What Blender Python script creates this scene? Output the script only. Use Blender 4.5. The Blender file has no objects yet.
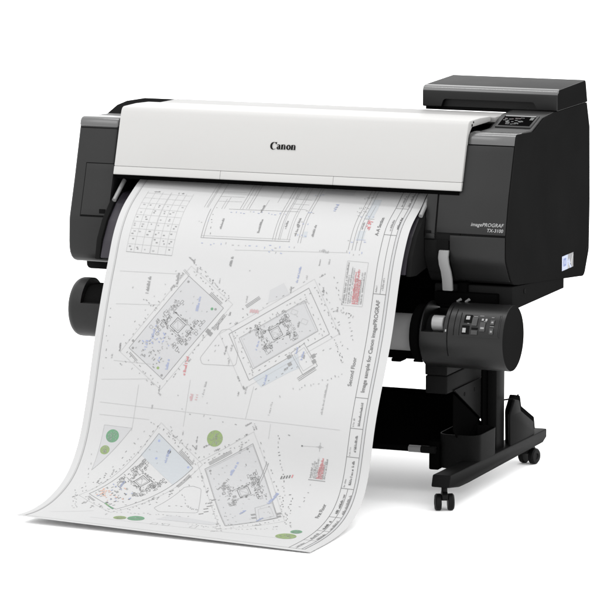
import bpy, bmesh, math, random
from math import sin, cos, pi, radians
from mathutils import Vector, Matrix
random.seed(7)
scene = bpy.context.scene
col = scene.collection

# ------------------------------------------------------------------ materials
def plastic(name, base, rough=0.5, spec=0.3, bump=0.06, scale=900.0, var=0.18, metal=0.0):
    m = bpy.data.materials.new(name); m.use_nodes = True
    nt = m.node_tree; b = nt.nodes['Principled BSDF']
    b.inputs['Roughness'].default_value = rough
    b.inputs['Specular IOR Level'].default_value = spec
    b.inputs['Metallic'].default_value = metal
    tc = nt.nodes.new('ShaderNodeTexCoord')
    n1 = nt.nodes.new('ShaderNodeTexNoise'); n1.inputs['Scale'].default_value = 6.0; n1.inputs['Detail'].default_value = 4
    nt.links.new(tc.outputs['Object'], n1.inputs['Vector'])
    mr = nt.nodes.new('ShaderNodeMapRange')
    mr.inputs['To Min'].default_value = 1 - var; mr.inputs['To Max'].default_value = 1 + var
    nt.links.new(n1.outputs['Fac'], mr.inputs['Value'])
    vm = nt.nodes.new('ShaderNodeVectorMath'); vm.operation = 'SCALE'
    vm.inputs[0].default_value = base
    nt.links.new(mr.outputs['Result'], vm.inputs['Scale'])
    nt.links.new(vm.outputs['Vector'], b.inputs['Base Color'])
    mr2 = nt.nodes.new('ShaderNodeMapRange')
    mr2.inputs['To Min'].default_value = rough * 0.88; mr2.inputs['To Max'].default_value = min(1, rough * 1.12)
    nt.links.new(n1.outputs['Fac'], mr2.inputs['Value'])
    nt.links.new(mr2.outputs['Result'], b.inputs['Roughness'])
    if bump:
        n2 = nt.nodes.new('ShaderNodeTexNoise'); n2.inputs['Scale'].default_value = scale; n2.inputs['Detail'].default_value = 2
        nt.links.new(tc.outputs['Object'], n2.inputs['Vector'])
        bp = nt.nodes.new('ShaderNodeBump'); bp.inputs['Strength'].default_value = bump; bp.inputs['Distance'].default_value = 0.001
        nt.links.new(n2.outputs['Fac'], bp.inputs['Height'])
        nt.links.new(bp.outputs['Normal'], b.inputs['Normal'])
    return m
def g(v): return (v, v, v)
M = dict(
    front=plastic('black_cover_plastic', g(.0074), .46, .18),
    side=plastic('black_side_plastic', g(.0072), .6, .0),
    top=plastic('black_cabinet_top_plastic', g(.0135), .55, .04),  # same cabinet plastic, with the top's light level put into the colour
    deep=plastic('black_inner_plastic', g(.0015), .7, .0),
    unit=plastic('black_take_up_plastic', g(.0032), .34, .20),
    stand=plastic('black_painted_steel', g(.0035), .5, .0, bump=.03),
    standhi=plastic('black_stand_plastic', g(.0048), .42, .008),
    trim=plastic('satin_trim_plastic', g(.026), .22, .75, bump=.0),  # base colour raised, so the edge highlight is partly painted in
    fabric=plastic('black_basket_fabric', g(.0015), .95, .0, bump=.4, scale=500),
    white=plastic('white_lid_plastic', (.266, .2637, .2585), .5, .3, bump=.02, var=.012),
    whitetrim=plastic('grey_white_trim_plastic', (.182, .180, .177), .5, .3, bump=.02, var=.012),
    grey=plastic('grey_lever_plastic', g(.125), .45, .25, var=.05),
    rail=plastic('brushed_grey_rail', g(.12), .4, .5, var=.08),
    purple=plastic('dark_violet_guide_plastic', (.015, .013, .0175), .45, .2),
    core=plastic('grey_cardboard_core', g(.165), .75, .12, var=.06),
    silver=plastic('silver_plastic', g(.15), .3, .6, var=.05),
    rubber=plastic('caster_rubber', g(.004), .45, .06),
    screen=plastic('display_glass', g(.002), .5, .0, bump=0),
    screenmark=plastic('display_mark', (.017, .020, .019), .4, .3, bump=0),
    screenred=plastic('display_red_mark', (.035, .017, .02), .4, .3, bump=0),
    ink=plastic('logo_ink', g(.006), .5, .05, bump=0),
    letter=plastic('white_lettering', g(.22), .5, .2, bump=0),
    button=plastic('dark_button', g(.015), .4, .3, bump=0),
    seam=plastic('seam_shadow_plastic', g(.004), .8, .02, bump=0),
    whiteseam=plastic('grey_seam', g(.25), .7, .1, bump=0),
    stblue=plastic('sticker_blue', (.05, .08, .22), .4, .3, bump=0),
    stlight=plastic('sticker_pale', (.22, .25, .34), .4, .3, bump=0),
    stgrey=plastic('sticker_grey', (.085, .085, .09), .4, .3, bump=0),
)

# ------------------------------------------------------------------ mesh helpers
def finish(name, bm, mat, parent, bevel=0.0, seg=2, angle=35):
    bmesh.ops.recalc_face_normals(bm, faces=bm.faces[:])
    if bevel:
        es = [e for e in bm.edges if len(e.link_faces) == 2 and e.calc_face_angle(0) > radians(angle)]
        if es:
            bmesh.ops.bevel(bm, geom=es, offset=bevel, offset_type='OFFSET', segments=seg, profile=0.5, affect='EDGES', clamp_overlap=True)
    me = bpy.data.meshes.new(name)
    for f in bm.faces: f.smooth = True
    bm.to_mesh(me); bm.free()
    me.set_sharp_from_angle(angle=radians(38))
    o = bpy.data.objects.new(name, me); col.objects.link(o)
    for m in (mat if isinstance(mat, (list, tuple)) else [mat]): me.materials.append(m)
    if parent is not None: o.parent = parent
    return o

def box(bm, x0, x1, y0, y1, z0, z1, mi=0):
    v = [bm.verts.new(p) for p in ((x0,y0,z0),(x1,y0,z0),(x1,y1,z0),(x0,y1,z0),(x0,y0,z1),(x1,y0,z1),(x1,y1,z1),(x0,y1,z1))]
    for q in ((0,3,2,1),(4,5,6,7),(0,1,5,4),(1,2,6,5),(2,3,7,6),(3,0,4,7)):
        f = bm.faces.new([v[i] for i in q]); f.material_index = mi

def rounded(pts, n=6):
    """polygon of (a, b[, r]) -> polyline with arcs of radius r at the corners"""
    out = []; N = len(pts)
    for i in range(N):
        p = Vector(pts[i][:2]); r = pts[i][2] if len(pts[i]) > 2 else 0
        if not r: out.append(p); continue
        a = (Vector(pts[i-1][:2]) - p); b = (Vector(pts[(i+1) % N][:2]) - p)
        la, lb = a.length, b.length; a.normalize(); b.normalize()
        ang = a.angle(b); t = min(r / math.tan(ang / 2), la * .49, lb * .49)
        p0 = p + a * t; p1 = p + b * t
        for k in range(n + 1):
            s = k / n
            out.append(p0 * (1-s)**2 + p * 2*s*(1-s) + p1 * s*s)
    return out

def extrude(bm, poly, axis, a0, a1, mi=0):
    """poly of 2-D points in the plane across axis ('x': (y,z), 'y': (x,z), 'z': (x,y))"""
    def P(p, a):
        return {'x': (a, p[0], p[1]), 'y': (p[0], a, p[1]), 'z': (p[0], p[1], a)}[axis]
    A = [bm.verts.new(P(p, a0)) for p in poly]; B = [bm.verts.new(P(p, a1)) for p in poly]
    n = len(poly); fs = [bm.faces.new(A), bm.faces.new(B[::-1])]
    for i in range(n): fs.append(bm.faces.new((A[i], B[i], B[(i+1) % n], A[(i+1) % n])))
    for f in fs: f.material_index = mi
    return fs

def lathe(bm, prof, cy, cz, n=64, mi=0):
    """revolve (x, r) about the x axis through (cy, cz)"""
    rings = []
    for x, r in prof:
        if r < 1e-6: rings.append([bm.verts.new((x, cy, cz))])
        else: rings.append([bm.verts.new((x, cy - r*cos(2*pi*k/n), cz + r*sin(2*pi*k/n))) for k in range(n)])
    for a, b in zip(rings, rings[1:]):
        for k in range(n):
            j = (k+1) % n
            q = [a[k % len(a)], a[j % len(a)], b[j % len(b)], b[k % len(b)]]
            u = []
            for w in q:
                if w not in u: u.append(w)
            if len(u) > 2:
                f = bm.faces.new(u); f.material_index = mi

def tube(bm, p0, p1, r, n=16, mi=0, caps=True):
    p0 = Vector(p0); p1 = Vector(p1); d = (p1-p0).normalized()
    a = d.orthogonal().normalized(); b = d.cross(a)
    A = [bm.verts.new(p0 + r*(a*cos(2*pi*k/n) + b*sin(2*pi*k/n))) for k in range(n)]
    B = [bm.verts.new(p1 + r*(a*cos(2*pi*k/n) + b*sin(2*pi*k/n))) for k in range(n)]
    for k in range(n):
        f = bm.faces.new((A[k], A[(k+1) % n], B[(k+1) % n], B[k])); f.material_index = mi
    if caps:
        for q in (A[::-1], B):
            f = bm.faces.new(q); f.material_index = mi

def cut(o, bm):
    """boolean difference, applied at once"""
    bmesh.ops.recalc_face_normals(bm, faces=bm.faces[:])
    me = bpy.data.meshes.new('cutter'); bm.to_mesh(me); bm.free()
    c = bpy.data.objects.new('cutter', me); col.objects.link(c)
    md = o.modifiers.new('cut', 'BOOLEAN'); md.operation = 'DIFFERENCE'; md.solver = 'EXACT'; md.object = c
    bpy.context.view_layer.update()
    dg = bpy.context.evaluated_depsgraph_get()
    new = bpy.data.meshes.new_from_object(o.evaluated_get(dg))
    o.modifiers.clear(); old = o.data; nm = old.name; o.data = new
    bpy.data.meshes.remove(old); new.name = nm
    bpy.data.objects.remove(c); bpy.data.meshes.remove(me)
    for p in new.polygons: p.use_smooth = True
    new.set_sharp_from_angle(angle=radians(38))

def text_mesh(s, size, shear=0.0, bold=0.0, align='LEFT', space=1.0):
    """flat (verts, faces) of a string in its own x-y plane"""
    cu = bpy.data.curves.new('text', 'FONT'); cu.body = s; cu.size = size; cu.shear = shear; cu.offset = bold
    cu.align_x = align; cu.space_character = space; cu.resolution_u = 3
    o = bpy.data.objects.new('text', cu); col.objects.link(o)
    bpy.context.view_layer.update()
    me = bpy.data.meshes.new_from_object(o.evaluated_get(bpy.context.evaluated_depsgraph_get()))
    V = [v.co.copy() for v in me.vertices]; F = [tuple(p.vertices) for p in me.polygons]
    bpy.data.objects.remove(o); bpy.data.curves.remove(cu); bpy.data.meshes.remove(me)
    return V, F

def place_text(name, parts, fn, mat, parent):
    """parts: list of (V, F); fn maps a text-plane point to the world"""
    vs, fs = [], []
    for V, F in parts:
        b = len(vs); vs += [fn(v) for v in V]; fs += [tuple(i+b for i in f) for f in F]
    me = bpy.data.meshes.new(name); me.from_pydata(vs, [], fs); me.materials.append(mat)
    o = bpy.data.objects.new(name, me); col.objects.link(o); o.parent = parent
    return o

def thing(name, label, cat, loc=(0,0,0)):
    o = bpy.data.objects.new(name, None); col.objects.link(o); o.location = loc
    o['label'] = label; o['category'] = cat
    return o

# ------------------------------------------------------------------ floor
bm = bmesh.new()
v = [bm.verts.new(p) for p in ((-150,-60,0),(150,-60,0),(150,240,0),(-150,240,0))]; bm.faces.new(v)
floor_mat = plastic('white_studio_floor', g(.94), 1.0, 0.0, bump=.0, var=.006)
fl = finish('floor', bm, floor_mat, None); fl['kind'] = 'structure'

# ------------------------------------------------------------------ the printer
P = thing('large_format_printer', 'black wide printer on a wheeled stand with a long white top cover', 'printer')

# side profile of the housings (y, z)
HP = [(0,1.076,.022),(-.062,.892,.25),(-.088,.785,.12),(-.088,.715,.05),(-.035,.640,.05),(.02,.632),(.60,.578),(.645,.573,.03),(.689,.65,.03),(.693,.80),(.684,1.03,.02),(.655,1.1055),(.35,1.1055),(.25,1.099),(.15,1.068)]
def front_y(z):
    """y of the housing's front skin at height z"""
    pl = rounded(HP); best = 9
    for a, b in zip(pl, pl[1:]):
        if abs(a.y-b.y) > 1e-9 and min(a.y, b.y) - 1e-6 <= z <= max(a.y, b.y) + 1e-6:
            y = a.x + (b.x-a.x)*(z-a.y)/(b.y-a.y); best = min(best, y)
    return best
def skin(z0, z1, n=14):
    return [(front_y(z0+(z1-z0)*k/n), z0+(z1-z0)*k/n) for k in range(n+1)]
def shell(bm, x0, x1, z0, z1, t0, t1):
    """a curved panel lying between offsets t0 and t1 (outward, -y) of the front skin"""
    s = skin(z0, z1)
    extrude(bm, [(y-t1, z) for y, z in s] + [(y-t0, z) for y, z in s[::-1]], 'x', x0, x1)

# right housing: dark core, then covers with real gaps between them
bm = bmesh.new()
extrude(bm, [(p.x + (.004 if p.x < .05 else 0), p.y) for p in rounded(HP)], 'x', .5505, .690)
extrude(bm, [(p.x + (.004 if p.x < .05 else 0), min(p.y, 1.062)) for p in rounded(HP)], 'x', .440, .550)
rh = finish('right_housing', bm, M['side'], P, .002)
bm = bmesh.new()
extrude(bm, rounded(HP), 'x', .6905, .696)
finish('side_panel', bm, M['side'], P, .0022)
bm = bmesh.new(); shell(bm, .477, .6895, .790, 1.040, -.003, .0005)
fc = finish('front_cover', bm, M['front'], P, .0018)
# rounded shoulder strip over the cover
bm = bmesh.new()
pl = rounded([(0,1.076,.022),(-.0098,1.043),(.02,1.043),(.06,1.06),(.06,1.0748)])
extrude(bm, pl, 'x', .548, .6895); finish('shoulder_trim', bm, M['trim'], P, .0012)
bm = bmesh.new(); shell(bm, .520, .6895, .648, .784, -.003, .0012)
finish('lower_cover', bm, M['front'], P, .0025)
bm = bmesh.new(); shell(bm, .442, .473, .772, .925, -.003, .002); box(bm, .447, .474, -.0935, -.084, .776, .787)
finish('hinge_strip', bm, M['front'], P, .0012)
bm = bmesh.new(); box(bm, .444, .462, -.0925, -.080, .779, .795); finish('latch', bm, M['seam'], P)
bm = bmesh.new(); shell(bm, .442, .516, .668, .768, -.003, .001)
lb = finish('lever_bracket', bm, M['side'], P, .002)
bm = bmesh.new(); box(bm, .482, .517, -.093, -.080, .733, .767); finish('lever_recess', bm, M['seam'], P)
# lever: an S-shaped tongue, part of it hanging below the bracket
bm = bmesh.new()
s = [(.489,.740,-.098),(.490,.720,-.108),(.494,.700,-.112),(.500,.680,-.112),(.502,.655,-.106),(.503,.622,-.103)]
pr = []
for x, z, y in s:
    pr.append([bm.verts.new(q) for q in ((x,y,z),(x+.031,y,z),(x+.031,y+.012,z),(x,y+.012,z))])
for a, b in zip(pr, pr[1:]):
    for k in range(4): bm.faces.new((a[k], a[(k+1)%4], b[(k+1)%4], b[k]))
bm.faces.new(pr[0]); bm.faces.new(pr[-1][::-1])
finish('release_lever', bm, M['grey'], P, .003, 2, 50)
# base box below the housing
bm = bmesh.new(); extrude(bm, rounded([(-.034,.563,.006),(.449,.563),(.449,.600),(-.034,.633,.008)]), 'x', .455, .6945)
finish('base_box', bm, M['side'], P, .002)
bm = bmesh.new(); tube(bm, (.640,-.0345,.604), (.640,-.030,.604), .005); finish('screw', bm, M['seam'], P)
for q in ((.075,.607,.007),(.665,.655,.008)):
    bm = bmesh.new(); tube(bm, (.6950,q[0],q[1]), (.6970,q[0],q[1]), q[2]); finish('side_screw', bm, M['seam'], P)

# ink cabinet on top, with a finger recess cut in its lower front edge
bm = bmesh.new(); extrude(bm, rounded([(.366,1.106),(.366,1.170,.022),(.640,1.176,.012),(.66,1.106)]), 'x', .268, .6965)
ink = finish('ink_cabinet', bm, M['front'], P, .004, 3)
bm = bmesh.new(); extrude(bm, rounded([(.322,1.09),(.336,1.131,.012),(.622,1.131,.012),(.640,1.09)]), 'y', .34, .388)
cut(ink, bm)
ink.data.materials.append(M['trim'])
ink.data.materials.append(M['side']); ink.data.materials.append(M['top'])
for p in ink.data.polygons:  # side and top shading painted in by the way each face points
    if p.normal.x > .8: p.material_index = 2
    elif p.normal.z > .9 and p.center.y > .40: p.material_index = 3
    if p.center.z > 1.150 and p.center.y < .385 and p.normal.z > .12 and p.normal.y < -.10: p.material_index = 1  # lighter plastic paints a highlight along the upper front edge
bm = bmesh.new(); box(bm, .2705, .693, .3905, .645, 1.095, 1.1295); finish('cabinet_base', bm, M['seam'], P)

# control panel on the slope behind the shoulder
bm = bmesh.new()
sl = [(.052,1.0752),(.15,1.0748),(.25,1.1040),(.352,1.1065),(.352,1.098),(.27,1.085),(.17,1.06),(.052,1.06)]
extrude(bm, sl, 'x', .560, .6895)
cp = finish('control_panel', bm, M['front'], P, .0025)
def scr(x, t, h=.0):
    """point on the control panel's slope: t runs 0 (front) .. 1 (rear)"""
    return Vector((x, .152 + t*.096, 1.0754 + t*.02803 + h))
def quad3(bm, ps, mi=0):
    f = bm.faces.new([bm.verts.new(p) for p in ps]); f.material_index = mi
def sq(x0, x1, t0, t1, h, mi): quad3(bm, [scr(x0,t0,h), scr(x1,t0,h), scr(x1,t1,h), scr(x0,t1,h)], mi)
bm = bmesh.new()
bm2 = bmesh.new()
for p in (0,): 
    a = [bm2.verts.new(scr(x, t, h)) for h in (.0002,.0035) for x, t in ((.572,.03),(.682,.03),(.682,.97),(.572,.97))]
    for q in ((4,5,6,7),(0,1,5,4),(1,2,6,5),(2,3,7,6),(3,0,4,7)): bm2.faces.new([a[i] for i in q])
sc = finish('display_frame', bm2, M['front'], cp, .0012)
sq(.578,.676,.12,.90,.0040,0)
rnd = random.Random(3)
for k in range(30):
    x = rnd.uniform(.581,.640); t = rnd.uniform(.18,.68); w = rnd.uniform(.004,.012)
    sq(x, x+w, t, t+.05, .0045, 1 if rnd.random() < .8 else 2)
sq(.580,.675,.80,.87,.0047,3); sq(.662,.673,.55,.76,.0047,1)
finish('display', bm, [M['screen'], M['screenmark'], M['screenred'], M['grey']], sc)

# left housing
LP = [(0,1.072,.022),(-.055,.892,.25),(-.094,.775,.12),(-.099,.640,.085),(.05,.638),(.60,.600),(.66,.62,.03),(.689,.70),(.684,1.03,.02),(.62,1.065),(.175,1.064)]
bm = bmesh.new(); extrude(bm, rounded(LP), 'x', -.697, -.566)
lh = finish('left_housing', bm, M['front'], P, .010, 4)
def lfront(z):
    pl = rounded(LP); best = 9
    for a, b in zip(pl, pl[1:]):
        if abs(a.y-b.y) > 1e-9 and min(a.y, b.y)-1e-6 <= z <= max(a.y, b.y)+1e-6:
            best = min(best, a.x + (b.x-a.x)*(z-a.y)/(b.y-a.y))
    return best
def lstrip(bm, x0, x1, z0, z1, t=.0006, n=8, mi=0):
    for k in range(n):
        za, zb = z0+(z1-z0)*k/n, z0+(z1-z0)*(k+1)/n
        quad3(bm, [(x0, lfront(za)-t, za), (x1, lfront(za)-t, za), (x1, lfront(zb)-t, zb), (x0, lfront(zb)-t, zb)], mi)
bm = bmesh.new(); lstrip(bm, -.690, -.567, 1.0405, 1.0430, n=1)
finish('housing_seam', bm, M['seam'], lh)
bm = bmesh.new()
extrude(bm, rounded([(-.0018,1.0742,.023),(-.0115,1.0435),(.02,1.0435),(.06,1.055),(.06,1.0732)]), 'x', -.6975, -.5655); finish('shoulder_trim', bm, M['trim'], lh, .009, 4)
# access door in the left housing: panel with a dark gap round it
bm = bmesh.new()
lstrip(bm, -.660, -.567, .782, .940)
for x0, x1, z0, z1 in (): pass
finish('door_gap', bm, M['seam'], lh)
bm = bmesh.new()
n = 8; z0, z1 = .7875, .9375
s = [(lfront(z0+(z1-z0)*k/n), z0+(z1-z0)*k/n) for k in range(n+1)]
extrude(bm, [(y-.0022, z) for y, z in s] + [(y+.002, z) for y, z in s[::-1]], 'x', -.6575, -.567)
dr = finish('access_door', bm, M['front'], lh, .0006)
bm = bmesh.new(); box(bm, -.597, -.578, lfront(.80)-.0045, lfront(.80)+.002, .789, .806); finish('door_latch', bm, M['seam'], dr)
bm = bmesh.new(); extrude(bm, rounded([(.012,.606,.02),(.55,.606),(.55,.64),(.012,.655)]), 'x', -.690, -.560)
finish('base_box', bm, M['side'], P, .012, 3)
bm = bmesh.new(); tube(bm, (-.600,.0105,.625), (-.600,.02,.625), .008); finish('screw', bm, M['seam'], P)
# raised shoulder behind the lid's left end
bm = bmesh.new(); extrude(bm, rounded([(.140,1.052),(.262,1.083,.02),(.33,1.088,.02),(.47,1.083,.02),(.58,1.05)]), 'x', -.6935, -.558)
finish('end_shoulder', bm, M['side'], P, .003)

# centre body behind the sheet
bm = bmesh.new()
extrude(bm, [(.06,.60),(.06,.86),(.13,.895),(.13,.925),(-.01,.935),(.04,1.06),(.19,1.080),(.33,1.070),(.60,.98),(.66,.95),(.66,.62),(.60,.585)], 'x', -.563, .4395)
finish('centre_body', bm, M['deep'], P)
# white lid over the front
bm = bmesh.new()
LID = [(-.0595,.9355),(-.012,1.080,.2),(.000,1.1085,.055),(.10,1.1085),(.196,1.1035),(.196,1.088),(.03,1.088),(.012,1.075),(-.040,.9355)]
extrude(bm, rounded(LID, 8), 'x', -.560, .5455)
lid = finish('lid', bm, M['white'], P, .0022, 3)
def lid_y(z): return -.0595 + (z-.9355)*(.0475/.1445)
for a, b in ((-.560,-.2142),(-.2137,.1458),(.1463,.5455)):
    bm = bmesh.new()
    extrude(bm, rounded([(-.0683,.9105,.004),(-.0600,.9350),(-.040,.9350),(-.0475,.9105)]), 'x', a, b)
    finish('lid_lip', bm, M['white'], lid, .0012)
bm = bmesh.new(); extrude(bm, [(-.0575,.925),(-.0515,.9420),(-.040,.9420),(-.045,.925)], 'x', -.556, .5415); finish('lid_seam', bm, M['whiteseam'], lid)
bm = bmesh.new(); extrude(bm, [(-.0655,.9100),(-.046,.9100),(-.040,.8985),(-.062,.8985)], 'x', -.553, .538); finish('lid_seal', bm, M['deep'], lid)  # black strip added to stand for the shade under the lip
# strip behind the lid
bm = bmesh.new(); extrude(bm, rounded([(.1995,1.085),(.1995,1.1015,.004),(.355,1.0980,.006),(.355,1.075)]), 'x', -.530, .559)
finish('rear_trim', bm, M['whitetrim'], P, .002)
bm = bmesh.new(); tube(bm, (.5457,.028,1.094), (.5468,.028,1.094), .004); tube(bm, (.5457,.040,1.102), (.5468,.040,1.102), .003); finish('hinge_screw', bm, M['seam'], lid)

# logo on the lid
def ell(cx, cy, rx, ry, a0, a1, n=28, rot=0):
    r = []
    for k in range(n+1):
        t = radians(a0 + (a1-a0)*k/n); x, y = rx*cos(t), ry*sin(t)
        r.append((cx + x*cos(rot) - y*sin(rot), cy + x*sin(rot) + y*cos(rot)))
    return r
def ring(outer, inner):
    n = len(outer); V = outer + inner
    return [Vector((x, y, 0)) for x, y in V], [(i, i+1, n+i+1, n+i) for i in range(n-1)]
def polyg(pts): return [Vector((x, y, 0)) for x, y in pts], [tuple(range(len(pts)))]
def letter_n(x):
    return [polyg([(x-.04,0),(x+.27,0),(x+.27,.045),(x+.225,.06),(x+.225,.62),(x+.19,.66),(x-.05,.60),(x-.05,.565),(x+.01,.55),(x+.01,.06),(x-.04,.045)]),
            ring(ell(x+.365,.43,.215,.235,162,8,14), ell(x+.325,.43,.115,.165,150,8,14)),
            polyg([(x+.36,0),(x+.64,0),(x+.64,.045),(x+.59,.06),(x+.578,.46),(x+.40,.46),(x+.41,.06),(x+.36,.045)])]
logo = []
logo.append(ring(ell(.46,.43,.46,.50,38,318,40), ell(.55,.43,.315,.435,52,306,40)))
logo.append(polyg([(.64,.905),(.90,.93),(.86,.68),(.80,.66),(.74,.80)]))
logo += [ring(ell(1.16,.185,.205,.20,20,380,30), ell(1.19,.19,.085,.115,20,380,30)),
         ring(ell(1.19,.44,.245,.215,160,-10,16), ell(1.14,.43,.115,.15,150,-10,16)),
         polyg([(1.245,.0),(1.50,0),(1.50,.04),(1.445,.06),(1.435,.46),(1.26,.46)])]
logo += letter_n(1.60)
logo.append(ring(ell(2.66,.315,.32,.335,0,360,36), ell(2.66,.315,.125,.235,0,360,36,.12)))
logo += letter_n(3.06)
LS = .0218
def logo_fn(v):
    z = 1.0055 + v.y*LS
    return Vector((-.0640 + v.x*LS, lid_y(z) - .0018, z))
logo = [([v + Vector((dx, 0, 0)) for v in V], F) for dx in (-.022, .022) for V, F in logo]
place_text('logo', logo, logo_fn, M['ink'], lid)
# name and model lettering on the front cover
def cover_fn(x1, z0):
    def fn(v):
        z = z0 + v.y
        return Vector((x1 + v.x, front_y(z) - .0013, z))
    return fn
place_text('name_lettering', [text_mesh('imagePROGRAF', .0145, .25, .00012, 'RIGHT', 1.02)], cover_fn(.681, .8135), M['letter'], fc)
place_text('model_lettering', [text_mesh('TX-3100', .0135, .15, .00015, 'RIGHT', 1.02)], cover_fn(.682, .7985), M['letter'], fc)
# small sticker on the side
bm = bmesh.new()
def st(y0, y1, z0, z1, mi, h): quad3(bm, [(.6963+h,y0,z0),(.6963+h,y1,z0),(.6963+h,y1,z1),(.6963+h,y0,z1)], mi)
st(.422,.532,.618,.662,2,.0003); st(.422,.478,.618,.662,1,.0005); st(.436,.462,.630,.654,0,.0007); st(.444,.454,.636,.648,1,.0009)
quad3(bm, [(.6968,.478,.640),(.6968,.500,.618),(.6968,.515,.618),(.6968,.490,.650)], 1)
quad3(bm, [(.6968,.500,.630),(.6968,.512,.624),(.6968,.532,.655),(.6968,.526,.661)], 3)
quad3(bm, [(.6968,.480,.619),(.6968,.492,.619),(.6968,.486,.632),(.6968,.478,.636)], 3)
finish('sticker', bm, [M['stblue'], M['stlight'], M['stgrey'], M['letter']], P)

# output guide under the sheet, metal side rails
bm = bmesh.new()
GP = [(.055,.855),(-.035,.852),(-.085,.826),(-.140,.780),(-.180,.725),(-.200,.676),(-.150,.672),(.055,.70)]
extrude(bm, rounded([(a, b, .03) if 0 < i < 5 else (a, b) for i, (a, b) in enumerate(GP)]), 'x', -.545, .424)
og = finish('output_guide', bm, M['purple'], P, .003)
for x0, x1 in ((-.563,-.5465),(.4255,.4405)):
    bm = bmesh.new(); extrude(bm, rounded([(a-.006, b+.004, .03) if 0 < i < 5 else (a, b-.004) for i, (a, b) in enumerate(GP)]), 'x', x0, x1)
    finish('guide_cheek', bm, M['side'], P, .003)
for x in (-.540, .430):
    bm = bmesh.new(); tube(bm, (x + (.006 if x > 0 else 0), -.030, .889), (x + (.006 if x > 0 else 0), -.106, .838), .0065, 12); finish('side_rail', bm, M['rail'], P)

# ------------------------------------------------------------------ take-up unit
TC = (-.09, .492); R = .0965
bm = bmesh.new()
lathe(bm, [(.460,0),(.460,R-.004),(.464,R),(.714,R),(.717,R-.001),(.7185,R-.0035),(.7187,0)], *TC, n=96)
tu = finish('take_up_unit', bm, [M['unit'], M['side']], P)
for p in tu.data.polygons:
    if p.normal.x > .8: p.material_index = 1
bm = bmesh.new(); extrude(bm, [(-.30,.512),(-.02,.512),(-.02,.65),(-.30,.65)], 'x', .467, .536)
c2 = bmesh.new(); lathe(c2, [(.467,0),(.467,.075),(.536,.075),(.536,0)], *TC, n=48)
cut(tu, bm)
bm = bmesh.new(); lathe(bm, [(.4655,0),(.4655,.058),(.5375,.058),(.5375,0)], *TC, n=40); finish('window_lining', bm, M['seam'], tu)
bm = bmesh.new(); lathe(bm, [(.492,0),(.492,.021),(.494,.023),(.526,.023),(.528,.021),(.528,0)], -.146, .533, n=32); finish('drive_roller', bm, M['silver'], tu)
c2.free()
def cyl(x, a, h=0.0):
    a = radians(a); return Vector((x, TC[0]-(R+h)*cos(a), TC[1]+(R+h)*sin(a)))
def cpanel(bm, x0, x1, a0, a1, h, mi=0, n=8, solid=True, hb=0.0003):
    top = [[bm.verts.new(cyl(x, a0+(a1-a0)*k/n, h)) for k in range(n+1)] for x in (x0, x1)]
    for k in range(n):
        f = bm.faces.new((top[0][k], top[1][k], top[1][k+1], top[0][k+1])); f.material_index = mi
    if solid:
        bot = [[bm.verts.new(cyl(x, a0+(a1-a0)*k/n, hb)) for k in range(n+1)] for x in (x0, x1)]
        for k in range(n):
            for i in (0, 1):
                f = bm.faces.new((top[i][k], top[i][k+1], bot[i][k+1], bot[i][k])); f.material_index = mi
        for k in (0, n):
            f = bm.faces.new((top[0][k], top[1][k], bot[1][k], bot[0][k])); f.material_index = mi
bm = bmesh.new(); cpanel(bm, .586, .706, 9, 52, .0016); pn = finish('switch_panel', bm, M['unit'], tu)
bm = bmesh.new(); cpanel(bm, .580, .7065, 8, 9.2, .0030, 0); cpanel(bm, .580, .583, 9, 52, .0030, 0); cpanel(bm, .700, .702, 9, 50, .0030, 0)
finish('panel_rim', bm, M['front'], pn)
for x0, x1, a0, a1, mi in ((.580,.602,12,27,'seam'),(.583,.593,14.5,22,'letter'),(.583,.606,32,47,'seam'),(.589,.600,37,43.5,'letter'),(.609,.628,12,19,'button'),(.609,.628,20.5,24,'seam'),(.608,.624,27,42,'button'),(.634,.650,18,34,'button'),(.664,.676,14,24,'button'),(.664,.676,30,39,'button')):
    x0 += .012; x1 += .012; bm = bmesh.new(); h = .0032 if mi == 'seam' else (.0060 if mi == 'letter' else .0045)
    cpanel(bm, x0, x1, a0, a1, h); finish('switch' if mi == 'letter' else ('switch_well' if mi == 'seam' else 'button'), bm, M['silver' if mi == 'letter' else mi], pn)
bm = bmesh.new()
for x0, x1, a in ((.597,.603,16),(.597,.603,24.5),(.606,.612,30.5),(.632,.640,12.5),(.640,.652,46),(.655,.664,35.6),(.676,.688,27),(.676,.684,44),(.622,.634,44)):
    bm = bmesh.new(); cpanel(bm, x0, x1, a, a+.9, .0022, n=1, solid=False); finish('panel_marking', bm, M['rail'], pn)
for x0, x1, a0, a1 in ((.6485,.6595,22,25),(.679,.685,17,20),(.679,.685,33,36)):
    bm = bmesh.new(); cpanel(bm, x0, x1, a0, a1, .0048, n=2, solid=False); finish('button_mark', bm, M['rail'], pn)
bm = bmesh.new()
for x in (.648, .659): cpanel(bm, x, x+.006, 37, 41, .0030, n=2, solid=False)
finish('indicator_lamp', bm, M['silver'], pn)
bm = bmesh.new(); cpanel(bm, .546, .549, -30, 80, .0012); cpanel(bm, .566, .5675, 9, 60, .0012); finish('unit_seam', bm, M['seam'], tu)
bm = bmesh.new(); cpanel(bm, .541, .545, 14, 18, .0022, n=2); finish('index_dot', bm, M['silver'], tu)
bm = bmesh.new(); tube(bm, (.540,-.075,.5885),(.552,-.078,.596),.004); tube(bm, (.566,-.075,.5885),(.578,-.078,.597),.004); finish('cable_clip', bm, M['rail'], tu)
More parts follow.
